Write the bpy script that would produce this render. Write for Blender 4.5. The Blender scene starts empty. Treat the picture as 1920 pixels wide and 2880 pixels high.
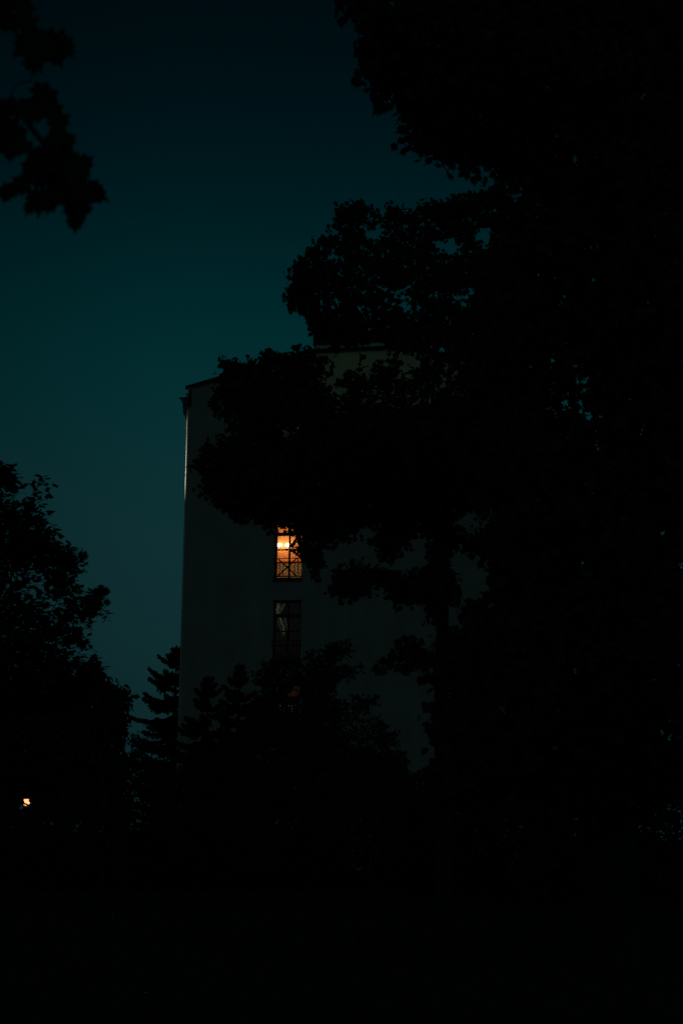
import bpy, bmesh, math, random
import numpy as np
from mathutils import Vector, Matrix
random.seed(7); rng = np.random.default_rng(11)
sc = bpy.context.scene
COL = sc.collection

def lin(c):
    return tuple((v/255/12.92 if v/255 <= .04045 else ((v/255+.055)/1.055)**2.4) for v in c)

# ---------------------------------------------------------------- camera
FPX = 5600.0                       # focal length in photograph pixels (1920 x 2880)
TH, RO = math.radians(9.2), math.radians(0.95)
CAM = np.array([0, 0, 1.6])
fwd = np.array([0, math.cos(TH), math.sin(TH)])
r0 = np.array([1., 0, 0]); u0 = np.cross(r0, fwd)
right = math.cos(RO)*r0 + math.sin(RO)*u0
up = -math.sin(RO)*r0 + math.cos(RO)*u0
cd = bpy.data.cameras.new("camera"); cam = bpy.data.objects.new("camera", cd); COL.objects.link(cam)
M = Matrix.Identity(4)
for i in range(3):
    M[i][0] = right[i]; M[i][1] = up[i]; M[i][2] = -fwd[i]; M[i][3] = CAM[i]
cam.matrix_world = M
cd.sensor_fit = 'VERTICAL'; cd.sensor_height = 36; cd.lens = FPX/2880*36
cd.clip_start = .1; cd.clip_end = 3000
cd.dof.use_dof = True; cd.dof.focus_distance = 70; cd.dof.aperture_fstop = 2.8
sc.camera = cam

def ray(px, py):
    d = fwd + right*((px-960)/FPX) + up*((1440-py)/FPX)
    return d
def P(px, py, D):
    d = ray(px, py)
    return CAM + d*(D/d[1])

# ---------------------------------------------------------------- materials
def mat(name, col, rough=.8, noise=None, scale=4., bump=0., spec=.3, metal=0., emit=None, estr=0., stretch=None):
    m = bpy.data.materials.new(name); m.use_nodes = True
    nt = m.node_tree; b = nt.nodes['Principled BSDF']
    b.inputs['Base Color'].default_value = (*col, 1); b.inputs['Roughness'].default_value = rough
    b.inputs['Specular IOR Level'].default_value = spec; b.inputs['Metallic'].default_value = metal
    tc = nt.nodes.new('ShaderNodeTexCoord'); vec = tc.outputs['Object']
    if stretch:
        mp = nt.nodes.new('ShaderNodeMapping'); mp.inputs['Scale'].default_value = stretch
        nt.links.new(vec, mp.inputs['Vector']); vec = mp.outputs['Vector']
    if noise:
        n = nt.nodes.new('ShaderNodeTexNoise'); n.inputs['Scale'].default_value = scale; n.inputs['Detail'].default_value = 8
        n.inputs['Roughness'].default_value = .65
        nt.links.new(vec, n.inputs['Vector'])
        r = nt.nodes.new('ShaderNodeValToRGB')
        r.color_ramp.elements[0].position = .32; r.color_ramp.elements[1].position = .68
        r.color_ramp.elements[0].color = (*noise, 1); r.color_ramp.elements[1].color = (*col, 1)
        nt.links.new(n.outputs['Fac'], r.inputs['Fac']); nt.links.new(r.outputs['Color'], b.inputs['Base Color'])
    if bump:
        n2 = nt.nodes.new('ShaderNodeTexNoise'); n2.inputs['Scale'].default_value = scale*6; n2.inputs['Detail'].default_value = 6
        nt.links.new(vec, n2.inputs['Vector'])
        bp = nt.nodes.new('ShaderNodeBump'); bp.inputs['Strength'].default_value = bump; bp.inputs['Distance'].default_value = .02
        nt.links.new(n2.outputs['Fac'], bp.inputs['Height']); nt.links.new(bp.outputs['Normal'], b.inputs['Normal'])
    if emit:
        b.inputs['Emission Color'].default_value = (*emit, 1); b.inputs['Emission Strength'].default_value = estr
    return m

M_ROOF = mat('dark_roof_sheet', (.04, .04, .044), .8, (.025, .025, .028), 2, .2)
M_TRIM = mat('cornice_stone', (.16, .16, .15), .8, (.1, .1, .095), 5, .3)
M_WOOD = mat('dark_window_paint', (.02, .012, .008), .45, (.015, .009, .006), 9, .1)
M_IRON = mat('black_iron', (.02, .02, .02), .45, (.015, .013, .012), 20, .1, .5)
M_PIPE = mat('pale_zinc_pipe', (.72, .70, .62), .45, (.5, .49, .44), 6, .1, .5)
M_SILL = mat('sill_stone', (.12, .09, .075), .8, (.08, .07, .06), 12, .2)
M_BAND = mat('chimney_render', (.70, .74, .72), .8, (.5, .55, .53), 3, .3)
M_ROOM = mat('ochre_room_paint', (.80, .45, .18), .85, (.75, .41, .16), 2, .1)
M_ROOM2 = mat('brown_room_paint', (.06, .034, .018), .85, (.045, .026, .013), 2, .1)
M_CURT = mat('pale_curtain', (.55, .56, .42), .9, (.35, .33, .2), 9, .3)
M_OAK = mat('sideboard_oak', (.60, .28, .10), .6, (.45, .19, .06), 8, .1)
M_BARK = mat('bark', (.05, .042, .035), .9, (.025, .02, .017), 6, .6, stretch=(6, 6, 1))
M_GRASS = mat('lawn_soil', (.012, .015, .008), .95, (.008, .009, .006), 1.5, .6)
M_BLADE = mat('grass_blade', (.03, .045, .016), .8, (.02, .03, .01), 2)

def mat_leaf(name, c1, c2):
    m = bpy.data.materials.new(name); m.use_nodes = True; nt = m.node_tree
    b = nt.nodes['Principled BSDF']; b.inputs['Roughness'].default_value = .75; b.inputs['Specular IOR Level'].default_value = .12
    g = nt.nodes.new('ShaderNodeNewGeometry'); r = nt.nodes.new('ShaderNodeValToRGB')
    r.color_ramp.elements[0].color = (*c1, 1); r.color_ramp.elements[1].color = (*c2, 1)
    nt.links.new(g.outputs['Random Per Island'], r.inputs['Fac']); nt.links.new(r.outputs['Color'], b.inputs['Base Color'])
    return m
L_MAPLE = mat_leaf('maple_leaf', (.030, .050, .014), (.045, .065, .020))
L_DARK = mat_leaf('dark_leaf', (.026, .042, .014), (.036, .055, .018))
L_NEEDLE = mat_leaf('spruce_needle', (.022, .036, .018), (.032, .048, .024))

def plaster():
    m = bpy.data.materials.new('gable_render'); m.use_nodes = True; nt = m.node_tree
    b = nt.nodes['Principled BSDF']; b.inputs['Roughness'].default_value = .9; b.inputs['Specular IOR Level'].default_value = .15
    tc = nt.nodes.new('ShaderNodeTexCoord')
    def noise(scale, detail, st):
        mp = nt.nodes.new('ShaderNodeMapping'); mp.inputs['Scale'].default_value = st
        nt.links.new(tc.outputs['Object'], mp.inputs['Vector'])
        n = nt.nodes.new('ShaderNodeTexNoise'); n.inputs['Scale'].default_value = scale; n.inputs['Detail'].default_value = detail
        nt.links.new(mp.outputs['Vector'], n.inputs['Vector']); return n.outputs['Fac']
    def ramp(f, a, b_, p0=.3, p1=.7):
        r = nt.nodes.new('ShaderNodeValToRGB'); r.color_ramp.elements[0].position = p0; r.color_ramp.elements[1].position = p1
        r.color_ramp.elements[0].color = (*a, 1); r.color_ramp.elements[1].color = (*b_, 1)
        nt.links.new(f, r.inputs['Fac']); return r.outputs['Color']
    def mix(f, a, b_, mode='MIX'):
        x = nt.nodes.new('ShaderNodeMix'); x.data_type = 'RGBA'; x.blend_type = mode
        if isinstance(f, float): x.inputs[0].default_value = f
        else: nt.links.new(f, x.inputs[0])
        nt.links.new(a, x.inputs[6]); nt.links.new(b_, x.inputs[7]); return x.outputs[2]
    grey = ramp(noise(.8, 8, (1, 1, 1)), (.33, .33, .31), (.42, .42, .39))
    attic_glow = ramp(noise(1.5, 8, (1, 1, 1)), (.84, .68, .42), (.92, .78, .50))
    sep = nt.nodes.new('ShaderNodeSeparateXYZ'); nt.links.new(tc.outputs['Object'], sep.inputs[0])
    # warm streetlight glow on the attic painted into the wall colour, with ragged edge
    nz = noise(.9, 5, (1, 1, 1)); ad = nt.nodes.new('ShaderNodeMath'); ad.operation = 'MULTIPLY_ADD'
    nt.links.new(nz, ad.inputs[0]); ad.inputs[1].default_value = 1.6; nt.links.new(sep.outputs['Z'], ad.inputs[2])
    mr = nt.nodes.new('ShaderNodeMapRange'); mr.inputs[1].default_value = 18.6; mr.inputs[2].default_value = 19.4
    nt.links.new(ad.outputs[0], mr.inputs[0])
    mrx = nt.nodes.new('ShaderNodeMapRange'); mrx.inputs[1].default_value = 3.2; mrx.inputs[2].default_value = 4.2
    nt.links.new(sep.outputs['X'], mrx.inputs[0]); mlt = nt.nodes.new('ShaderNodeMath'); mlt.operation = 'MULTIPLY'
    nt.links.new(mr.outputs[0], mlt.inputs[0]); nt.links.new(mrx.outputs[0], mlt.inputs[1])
    base = mix(mlt.outputs[0], grey, attic_glow)
    streak = ramp(noise(1.2, 6, (2.2, 2.2, .12)), (.86, .86, .86), (1, 1, 1), .3, .65)
    base = mix(1.0, base, streak, 'MULTIPLY')
    nt.links.new(base, b.inputs['Base Color'])
    bp = nt.nodes.new('ShaderNodeBump'); bp.inputs['Strength'].default_value = .4; bp.inputs['Distance'].default_value = .01
    nt.links.new(noise(25, 6, (1, 1, 1)), bp.inputs['Height']); nt.links.new(bp.outputs['Normal'], b.inputs['Normal'])
    return m
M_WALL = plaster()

def glass():
    m = bpy.data.materials.new('window_glass'); m.use_nodes = True; nt = m.node_tree
    nt.nodes.remove(nt.nodes['Principled BSDF']); out = nt.nodes['Material Output']
    t = nt.nodes.new('ShaderNodeBsdfTransparent'); t.inputs[0].default_value = (.93, .95, .93, 1)
    g = nt.nodes.new('ShaderNodeBsdfGlossy'); g.inputs['Roughness'].default_value = .02
    f = nt.nodes.new('ShaderNodeFresnel'); f.inputs[0].default_value = 1.5
    x = nt.nodes.new('ShaderNodeMixShader')
    nt.links.new(f.outputs[0], x.inputs[0]); nt.links.new(t.outputs[0], x.inputs[1]); nt.links.new(g.outputs[0], x.inputs[2])
    nt.links.new(x.outputs[0], out.inputs[0]); return m
M_GLASS = glass()

def cloth():
    m = bpy.data.materials.new('net_cloth'); m.use_nodes = True; nt = m.node_tree
    nt.nodes.remove(nt.nodes['Principled BSDF']); out = nt.nodes['Material Output']
    d = nt.nodes.new('ShaderNodeBsdfDiffuse'); t = nt.nodes.new('ShaderNodeBsdfTranslucent')
    tc = nt.nodes.new('ShaderNodeTexCoord'); n = nt.nodes.new('ShaderNodeTexNoise'); n.inputs['Scale'].default_value = 7; n.inputs['Detail'].default_value = 4
    r = nt.nodes.new('ShaderNodeValToRGB'); r.color_ramp.elements[0].position = .35; r.color_ramp.elements[1].position = .65
    r.color_ramp.elements[0].color = (.42, .52, .46, 1); r.color_ramp.elements[1].color = (.70, .90, .84, 1)
    nt.links.new(tc.outputs['Object'], n.inputs['Vector']); nt.links.new(n.outputs['Fac'], r.inputs['Fac'])
    nt.links.new(r.outputs[0], d.inputs[0]); nt.links.new(r.outputs[0], t.inputs[0])
    x = nt.nodes.new('ShaderNodeMixShader'); x.inputs[0].default_value = .6
    nt.links.new(d.outputs[0], x.inputs[1]); nt.links.new(t.outputs[0], x.inputs[2]); nt.links.new(x.outputs[0], out.inputs[0]); return m
M_CLOTH = cloth(); M_CURT = cloth(); M_CURT.name = 'pale_curtain'
def emis(name, col, s):
    return mat(name, (.8, .8, .75), .4, emit=col, estr=s)

# ---------------------------------------------------------------- mesh helpers
class MB:
    def __init__(s): s.v = []; s.f = []
    def quadbox(s, x0, x1, y0, y1, z0, z1):
        n = len(s.v)
        s.v += [(x0,y0,z0),(x1,y0,z0),(x1,y1,z0),(x0,y1,z0),(x0,y0,z1),(x1,y0,z1),(x1,y1,z1),(x0,y1,z1)]
        s.f += [tuple(n+i for i in q) for q in ((0,3,2,1),(4,5,6,7),(0,1,5,4),(1,2,6,5),(2,3,7,6),(3,0,4,7))]
    def bar(s, a, b, w, d):                       # flat bar in the x-z plane between a and b (x,y,z)
        a = Vector(a); b = Vector(b); t = (b-a).normalized(); side = t.cross(Vector((0, 1, 0))).normalized()*w/2; dp = Vector((0, d/2, 0))
        n = len(s.v)
        for p in (a, b):
            s.v += [tuple(p-side-dp), tuple(p+side-dp), tuple(p+side+dp), tuple(p-side+dp)]
        s.f += [tuple(n+i for i in q) for q in ((0,1,2,3),(7,6,5,4),(0,4,5,1),(1,5,6,2),(2,6,7,3),(3,7,4,0))]
    def tube(s, pts, rad, k=8, cap=True):
        pts = [Vector(p) for p in pts]; n0 = len(s.v)
        ref = Vector((0.13, 0.97, .21))
        for i, p in enumerate(pts):
            t = (pts[min(i+1, len(pts)-1)]-pts[max(i-1, 0)]).normalized()
            a = t.cross(ref).normalized() if abs(t.dot(ref)) < .95 else t.cross(Vector((1, 0, 0))).normalized()
            b = t.cross(a)
            for j in range(k):
                an = 2*math.pi*j/k
                s.v.append(tuple(p+(a*math.cos(an)+b*math.sin(an))*rad[i]))
        for i in range(len(pts)-1):
            for j in range(k):
                s.f.append((n0+i*k+j, n0+i*k+(j+1)%k, n0+(i+1)*k+(j+1)%k, n0+(i+1)*k+j))
        if cap:
            s.f.append(tuple(n0+j for j in range(k))[::-1]); s.f.append(tuple(n0+(len(pts)-1)*k+j for j in range(k)))
    def lathe(s, c, prof, k=16):
        n0 = len(s.v); m = len(prof)
        for (r, z) in prof:
            for j in range(k):
                an = 2*math.pi*j/k; s.v.append((c[0]+r*math.cos(an), c[1]+r*math.sin(an), c[2]+z))
        for i in range(m-1):
            for j in range(k):
                s.f.append((n0+i*k+j, n0+i*k+(j+1)%k, n0+(i+1)*k+(j+1)%k, n0+(i+1)*k+j))
        s.f.append(tuple(n0+j for j in range(k))[::-1]); s.f.append(tuple(n0+(m-1)*k+j for j in range(k)))
    def prism(s, poly, y0, y1):                   # polygon in x-z extruded along y
        n = len(s.v); k = len(poly)
        s.v += [(x, y0, z) for x, z in poly] + [(x, y1, z) for x, z in poly]
        s.f.append(tuple(n+i for i in range(k))); s.f.append(tuple(n+k+i for i in range(k))[::-1])
        for i in range(k):
            j = (i+1) % k; s.f.append((n+i, n+k+i, n+k+j, n+j))
    def build(s, name, material, parent=None, smooth=False):
        me = bpy.data.meshes.new(name); me.from_pydata(s.v, [], s.f); me.materials.append(material)
        if smooth: me.polygons.foreach_set('use_smooth', [True]*len(me.polygons))
        me.update(); o = bpy.data.objects.new(name, me); COL.objects.link(o)
        if parent: o.parent = parent
        return o

def np_mesh(name, V, F, material, parent=None, extra=None):    # F: (nf, k) index array
    me = bpy.data.meshes.new(name); nf, k = F.shape
    me.vertices.add(len(V)); me.vertices.foreach_set('co', V.astype(np.float32).ravel())
    me.loops.add(nf*k); me.loops.foreach_set('vertex_index', F.astype(np.int32).ravel())
    me.polygons.add(nf); me.polygons.foreach_set('loop_start', np.arange(0, nf*k, k, dtype=np.int32))
    me.polygons.foreach_set('loop_total', np.full(nf, k, dtype=np.int32))
    me.update(calc_edges=True); me.validate(); me.materials.append(material)
    if extra and extra.v:                          # woody twigs go into the same crown mesh, with bark on them
        bm = bmesh.new(); bm.from_mesh(me); vs = [bm.verts.new(v) for v in extra.v]
        for f in extra.f:
            fc = bm.faces.new([vs[i] for i in f]); fc.material_index = 1
        bm.to_mesh(me); bm.free(); me.materials.append(M_BARK)
    o = bpy.data.objects.new(name, me); COL.objects.link(o)
    if parent: o.parent = parent
    return o

def tag(o, label=None, cat=None, group=None, kind=None):
    if label: o['label'] = label
    if cat: o['category'] = cat
    if group: o['group'] = group
    if kind: o['kind'] = kind
    return o
def empty(name, loc, rz=0, **k):
    o = bpy.data.objects.new(name, None); COL.objects.link(o); o.location = loc; o.rotation_euler = (0, 0, rz)
    return tag(o, **k)

# ---------------------------------------------------------------- building
AL = math.radians(15)
U = np.array([math.cos(AL), -math.sin(AL), 0]); N = np.array([-math.sin(AL), -math.cos(AL), 0])
C0 = P(497, 2347, 84.0); C0[2] = 0
def W(px, py):
    d = ray(px, py); t = np.dot(C0-CAM, N)/np.dot(d, N); p = CAM+d*t
    return float(np.dot(p-C0, U)), float(p[2])
def S(px, py): return W(px, py)[0]
def Z(px, py): return W(px, py)[1]
# local frame of the building: x along the gable, y into the building, z up
bld = empty('apartment_building', C0, -AL, label='tall pale apartment building, plain gable wall with one glowing orange window', cat='building')

ze = Z(533, 1093); s1 = S(870, 993); zt = Z(870, 993); SM = S(1492, 1080); s2 = SM-s1
DEP = 12.0
wins = []
for (xl, xr, yt, yb) in ((771, 852, 1459, 1630), (768, 845, 1688, 1862), (762, 840, 1921, 2096)):
    ym = (yt+yb)/2
    wins.append((S(xl, ym), S(xr, ym), Z((xl+xr)/2, yb), Z((xl+xr)/2, yt)))
sl = sum(w[0] for w in wins)/3; sr = sum(w[1] for w in wins)/3
wins = [(sl, sr, w[2], w[3]) for w in wins]
print('BUILDING eave', ze, 'top', zt, 'flat', s1, s2, 'width', SM, 'wins', wins)

# wall shell with openings
w = MB(); TK = .42
def vq(a, b, c, d):
    n = len(w.v); w.v.extend([a, b, c, d]); w.f.append((n, n+1, n+2, n+3))
zs = [0]
for (a, b, c, d) in reversed(wins): zs += [c, d]
zs.append(ze)
xs = [0, sl, sr, SM]
for i in range(3):
    for j in range(len(zs)-1):
        if i == 1 and j % 2 == 1: continue
        vq((xs[i], 0, zs[j]), (xs[i+1], 0, zs[j]), (xs[i+1], 0, zs[j+1]), (xs[i], 0, zs[j+1]))
n = len(w.v); w.v.extend([(0, 0, ze), (SM, 0, ze), (s2, 0, zt), (s1, 0, zt)]); w.f.append((n, n+1, n+2, n+3))
for (a, b, c, d) in wins:                      # reveals
    vq((a, 0, c), (a, 0, d), (a, TK, d), (a, TK, c)); vq((b, 0, c), (b, TK, c), (b, TK, d), (b, 0, d))
    vq((a, 0, d), (b, 0, d), (b, TK, d), (a, TK, d)); vq((a, 0, c), (a, TK, c), (b, TK, c), (b, 0, c))
vq((0, 0, 0), (0, 0, ze), (0, DEP, ze), (0, DEP, 0)); vq((SM, 0, 0), (SM, DEP, 0), (SM, DEP, ze), (SM, 0, ze))
n = len(w.v); w.v.extend([(0, DEP, 0), (0, DEP, ze), (s1, DEP, zt), (s2, DEP, zt), (SM, DEP, ze), (SM, DEP, 0)]); w.f.append(tuple(range(n, n+6)))
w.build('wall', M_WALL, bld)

rf = MB(); OV = .10; T = .09
prof = [(-.16, ze-.045), (s1, zt), (s2, zt), (SM+.16, ze-.045)]
poly = prof + [(x, z+T) for x, z in prof[::-1]]
rf.prism([(x, z+.004) for x, z in poly], -OV, DEP+OV)
roof = rf.build('roof', M_ROOF, bld)
fl = MB(); fl.prism([(x, z+T+.006) for x, z in prof]+[(x, z+T+.05) for x, z in prof[::-1]], -OV-.03, -OV+.16)
fl.build('verge_flashing', mat('zinc_flashing', (.05, .055, .06), .7, (.03, .035, .04), 5, .1, .2), roof)

# rooftop block: wide chimney stack with dark overhanging cap
ca, cb = S(878, 985), S(1150, 975)
zb0 = zt+.05; zb1 = zt+.42; zc = zt+.88
ch = MB(); ch.quadbox(ca, cb, .35, 2.4, zb0, zb1)
chim = ch.build('chimney_stack', M_BAND, bld)
cc = MB(); cc.quadbox(ca-.06, cb+.06, .31, 2.44, zb1+.003, zc); cc.quadbox(ca-.05, cb+.05, .3, 2.45, zc+.002, zc+.07)
cc.build('chimney_cap', M_ROOF, chim)

# street cornice (left face), seen in profile
co = MB()
def zl(y): return Z(533, y)
prf = [(0, zl(1205)), (-.06, zl(1200)), (-.06, zl(1186)), (-.16, zl(1176)), (-.2, zl(1168)), (-.27, zl(1164)), (-.29, zl(1146)),
       (-.33, zl(1144)), (-.30, zl(1138)), (-.34, zl(1130)), (-.42, zl(1122)), (-.50, zl(1118)), (-.50, zl(1116)), (0, zl(1115))]
co.prism(prf[::-1], .03, DEP-.03)
cor = co.build('cornice', M_TRIM, bld)
for k in range(16):
    dn = MB(); y = .2+k*.72; dn.quadbox(-.20, -.003, y, y+.22, zl(1200), zl(1178)); dn.build('dentil', M_TRIM, cor)
# end piece of the box gutter at the corner
ep = MB(); ep.prism([(-.10, zl(1147)), (.10, zl(1147)), (.10, zl(1100)), (0, zl(1097)), (-.05, zl(1112))], -.035, -.004)
ep.build('gutter_end', M_IRON, bld)
gb = MB(); gb.tube([(-.16, .1, zl(1107)), (-.16, .9, zl(1107))], [.06, .06], 10); gb.tube([(-.14, .14, zl(1107)), (-.01, .14, zl(1107))], [.025, .025], 8)
gb.build('copper_spout', mat('copper_spout', (.62, .33, .18), .5, (.5, .26, .13), 9, .1, .5), bld)
# rain pipe down the corner
pp = MB(); zz = [0.3, zl(1900), zl(1650), zl(1420), zl(1152)]
pp.tube([(-.045, .05, z) for z in zz], [.05]*5, 12)
pp.tube([(-.045, .05, zl(1096)), (-.05, .05, zl(1104)), (-.10, .06, zl(1112)), (-.10, .06, zl(1128))], [.03]*4, 8)
pipe = pp.build('rain_pipe', M_PIPE, bld, True)
for y in (1158, 1335, 1425, 1560, 1720, 1880):
    br = MB(); br.tube([(-.045, .05, zl(y)-.015), (-.045, .05, zl(y)+.015)], [.058]*2, 12); br.build('pipe_bracket', M_IRON, pipe)
# hoods over the street windows, seen edge-on
for (yt, h, d) in ((1432, .10, .10), (1648, .36, .18), (1718, .22, .07), (1786, .22, .07)):
    zt_ = zl(yt)
    for k in range(3):
        hd = MB(); hd.prism([(-.003, zt_-h), (-.05, zt_-h), (-.07, zt_-h*.4), (-d, zt_-.05), (-d, zt_), (-.003, zt_)][::-1], .6+k*3.8, 2.2+k*3.8)
        hd.build('window_hood', M_TRIM, bld)

# windows
WD = sr-sl
def window(idx, name_label=None):
    a, b, z0, z1 = wins[idx]; H = z1-z0
    f = MB(); fy0, fy1 = .15, .23; B = .065
    f.quadbox(a+.002, a+B, fy0, fy1, z0+.002, z1-.002); f.quadbox(b-B, b-.002, fy0, fy1, z0+.002, z1-.002)
    f.quadbox(a+B, b-B, fy0, fy1, z0+.002, z0+.10); f.quadbox(a+B, b-B, fy0, fy1, z1-.10, z1-.002)
    tz = z0+H*(1-.245); zb = z0+H*.50
    f.quadbox(a+B, b-B, fy0-.02, fy1, tz-.07, tz+.07)
    mid = (a+b)/2
    f.quadbox(mid-.032, mid+.032, fy0-.01, fy1, z0+.10, tz-.07); f.quadbox(mid-.03, mid+.03, fy0, fy1, tz+.07, z1-.10)
    f.quadbox(a+B, mid-.032, fy0+.01, fy1-.01, zb-.028, zb+.028); f.quadbox(mid+.032, b-B, fy0+.01, fy1-.01, zb-.028, zb+.028)
    o = f.build('window', M_WOOD, bld)
    g = MB(); g.quadbox(a+B-.01, b-B+.01, .185, .191, z0+.05, z1-.05); g.build('pane', M_GLASS, o)
    s_ = MB(); s_.quadbox(a-.05, b+.05, -.07, .15, z0-.05, z0-.003); s_.build('sill', M_SILL, o)
    return o
wo = [window(i) for i in range(3)]
wo[0]['label'] = 'lit window with cross-braced railing'; wo[1]['label'] = 'dim window with pale curtain'; wo[2]['label'] = 'lowest window behind leaves'
# french balcony railing
a, b, z0, z1 = wins[0]
def railing(i, parent):
    a, b, z0, z1 = wins[i]; H = z1-z0
    r = MB(); y = -.05
    zr1 = z0+H*(1630-1571)/171; zr2 = z0+H*(1630-1583.5)/171; zr0 = z0+H*(1630-1621.5)/171
    for z, t in ((zr1, .028), (zr2, .045), (zr0, .045)): r.bar((a-.03, y, z), (b+.03, y, z), t, .03)
    X = lambda px: a+(px-771)/81*(b-a)
    for px, t in ((788, .022), (798, .022), (831, .022), (841, .038)): r.bar((X(px), y-.001, zr0), (X(px), y-.001, zr2 if px < 840 else zr1), t, .02)
    r.bar((X(782), y+.012, zr1), (X(838), y+.012, zr0), .052, .02); r.bar((X(838), y-.014, zr1), (X(782), y-.014, zr0), .052, .02)
    for z in (zr1, zr0):
        for x in (a-.03, b+.03): r.quadbox(x-.015, x+.015, y+.02, -.002, z-.012, z+.012)
    r.build('railing', M_IRON, parent)
    if i: return
    c = MB(); zc0 = zr0-.03; zc1 = zr2+.02; nx = 24
    n = len(c.v)
    for k in range(nx+1):
        x = a+.075+(b-a-.15)*k/nx; yy = .262+.012*math.sin(k*1.9)
        c.v += [(x, yy, zc0+.01), (x, yy+.004, zc1)]
    for k in range(nx): c.f.append((n+2*k, n+2*k+2, n+2*k+3, n+2*k+1))
    c.build('half_curtain', M_CLOTH, parent)
railing(0, wo[0]); railing(1, wo[1])

# rooms behind the windows (real boxes, open towards the pane)
def room(i, m, depth, parent, name='room'):
    a, b, z0, z1 = wins[i]; x0, x1 = a-1.6, b+1.0; f0, c1 = z0-.02, z1+.25; y0, y1 = TK+.01, depth
    r = MB()
    def q(*p):
        n = len(r.v); r.v.extend(p); r.f.append(tuple(range(n, n+4)))
    q((x0, y1, f0), (x1, y1, f0), (x1, y1, c1), (x0, y1, c1)); q((x0, y0, f0), (x0, y1, f0), (x0, y1, c1), (x0, y0, c1))
    q((x1, y0, f0), (x1, y0, c1), (x1, y1, c1), (x1, y1, f0)); q((x0, y0, c1), (x0, y1, c1), (x1, y1, c1), (x1, y0, c1))
    q((x0, y0, f0), (x1, y0, f0), (x1, y1, f0), (x0, y1, f0))
    # inner face of the outer wall round the opening
    q((x0, y0, f0), (x0, y0, c1), (a, y0, c1), (a, y0, f0)); q((b, y0, f0), (b, y0, c1), (x1, y0, c1), (x1, y0, f0))
    q((a, y0, z1), (a, y0, c1), (b, y0, c1), (b, y0, z1))
    return r.build(name, m, parent)
room(0, M_ROOM, 2.6, wo[0]); room(1, M_ROOM2, 3.2, wo[1]); room(2, M_ROOM2, 3.2, wo[2])

def Bw(x, y, z):   # building local -> world
    return C0 + U*x - N*y + np.array([0, 0, z])
def hitroom(px, py, y):            # local point at depth y behind the facade seen through pixel
    d = ray(px, py); t = (np.dot(C0-CAM, N)-y)/np.dot(d, N); p = CAM+d*t
    return float(np.dot(p-C0, U)), float(p[2])
def plight(name, loc, col, e, r=.08):
    l = bpy.data.lights.new(name, 'POINT'); l.color = col; l.energy = e; l.shadow_soft_size = r
    o = bpy.data.objects.new(name, l); COL.objects.link(o); o.location = loc; return o
LAMPE = emis('glowing_lamp_glass', (1.0, .62, .34), 12)
for k, (px, lb) in enumerate(((786, 'glowing white wall lamp, the left one behind the lit window'), (809, 'glowing white wall lamp beside the middle bar of the lit window'))):
    lx, lz = hitroom(px, 1533, 2.42)
    L = empty('wall_lamp', Bw(lx, 2.42, lz), -AL, label=lb, cat='lamp', group='wall lamps in the lit room')
    g = MB(); g.lathe((0, 0, 0), [(.02, -.075), (.08, -.06), (.115, -.02), (.12, .015), (.10, .05), (.05, .075), (.01, .08)], 16); g.build('lamp_globe', LAMPE, L, True)
    bp_ = MB(); bp_.quadbox(-.03, .03, .122, .176, -.05, .03); bp_.quadbox(-.012, .012, .05, .122, -.09, -.076); bp_.quadbox(-.012, .012, .122, .135, -.09, -.05)
    bp_.build('bracket', M_IRON, L)
plight('room_fill_light', Bw((wins[0][0]+wins[0][1])/2-.3, 1.25, wins[0][2]+2.72), (1, .66, .36), 32, .12)  # added fill light without a fixture, evens out the glow of the lit room
# sideboard against the back wall
sx, szz = hitroom(812, 1583, 2.3)
sb = empty('sideboard', Bw(sx, 2.38, wins[0][2]-.02), -AL, label='low wooden sideboard against the back wall of the lit room', cat='sideboard')
h_ = szz-(wins[0][2]-.02)+.02
m_ = MB(); m_.quadbox(-.7, .6, -.2, .2, .1, h_); m_.build('cabinet', M_OAK, sb)
m_ = MB(); m_.quadbox(-.73, .63, -.22, .205, h_+.003, h_+.04); m_.build('top', M_OAK, sb)
for x in (-.62, .52):
    for y in (-.15, .15):
        m_ = MB(); m_.lathe((x, y, 0), [(.02, 0), (.028, .1)], 8); m_.build('leg', M_OAK, sb)
for x in (-.35, .28):
    m_ = MB(); m_.quadbox(x-.28, x+.28, -.214, -.203, .16, h_-.06); dd = m_.build('door', M_OAK, sb)

# curtain in the middle window
a, b, z0, z1 = wins[1]
def drape(x0, x1, zt_, zb_fn, y, parent):
    c = MB(); n = 0; nx = 26
    for k in range(nx+1):
        t = k/nx; x = x0+(x1-x0)*t; yy = y+.03*math.sin(t*19)
        c.v += [(x, yy, zb_fn(t)), (x, yy, zt_)]
    for k in range(nx): c.f.append((2*k, 2*k+2, 2*k+3, 2*k+1))
    return c.build('curtain', M_CURT, parent)
H = z1-z0
def swag(rows, y, parent):          # irregular drape: rows of (height fraction, left px, right px)
    c = MB(); nx = 14
    for fz, xl, xr in rows:
        for k in range(nx+1):
            t = k/nx; x = hitroom(xl+(xr-xl)*t, 1750, y)[0]; c.v.append((x, y+.03*math.sin(t*11+fz*2), z0+H*fz+.03*math.sin(t*9+fz*7)))
    for r in range(len(rows)-1):
        for k in range(nx): q = r*(nx+1)+k; c.f.append((q, q+1, q+nx+2, q+nx+1))
    return c.build('curtain', M_CURT, parent)
swag([(1.02,770,801),(.92,770,799),(.82,770,790),(.775,770,782)], .5, wo[1])
swag([(.73,779,801),(.66,780,806),(.60,786,809),(.54,788,808),(.48,791,806),(.44,794,800)], .5, wo[1])
M_BROWN = mat('brown_curtain', (.10, .05, .03), .9, (.06, .03, .02), 7, .3)
a3, b3_, z30, z31 = wins[2]
M_CURT, keep_ = M_BROWN, M_CURT
drape(a3-.3, b3_+.2, z31-(z31-z30)*.23, lambda t: z30-.01, .52, wo[2])
M_CURT = keep_
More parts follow.
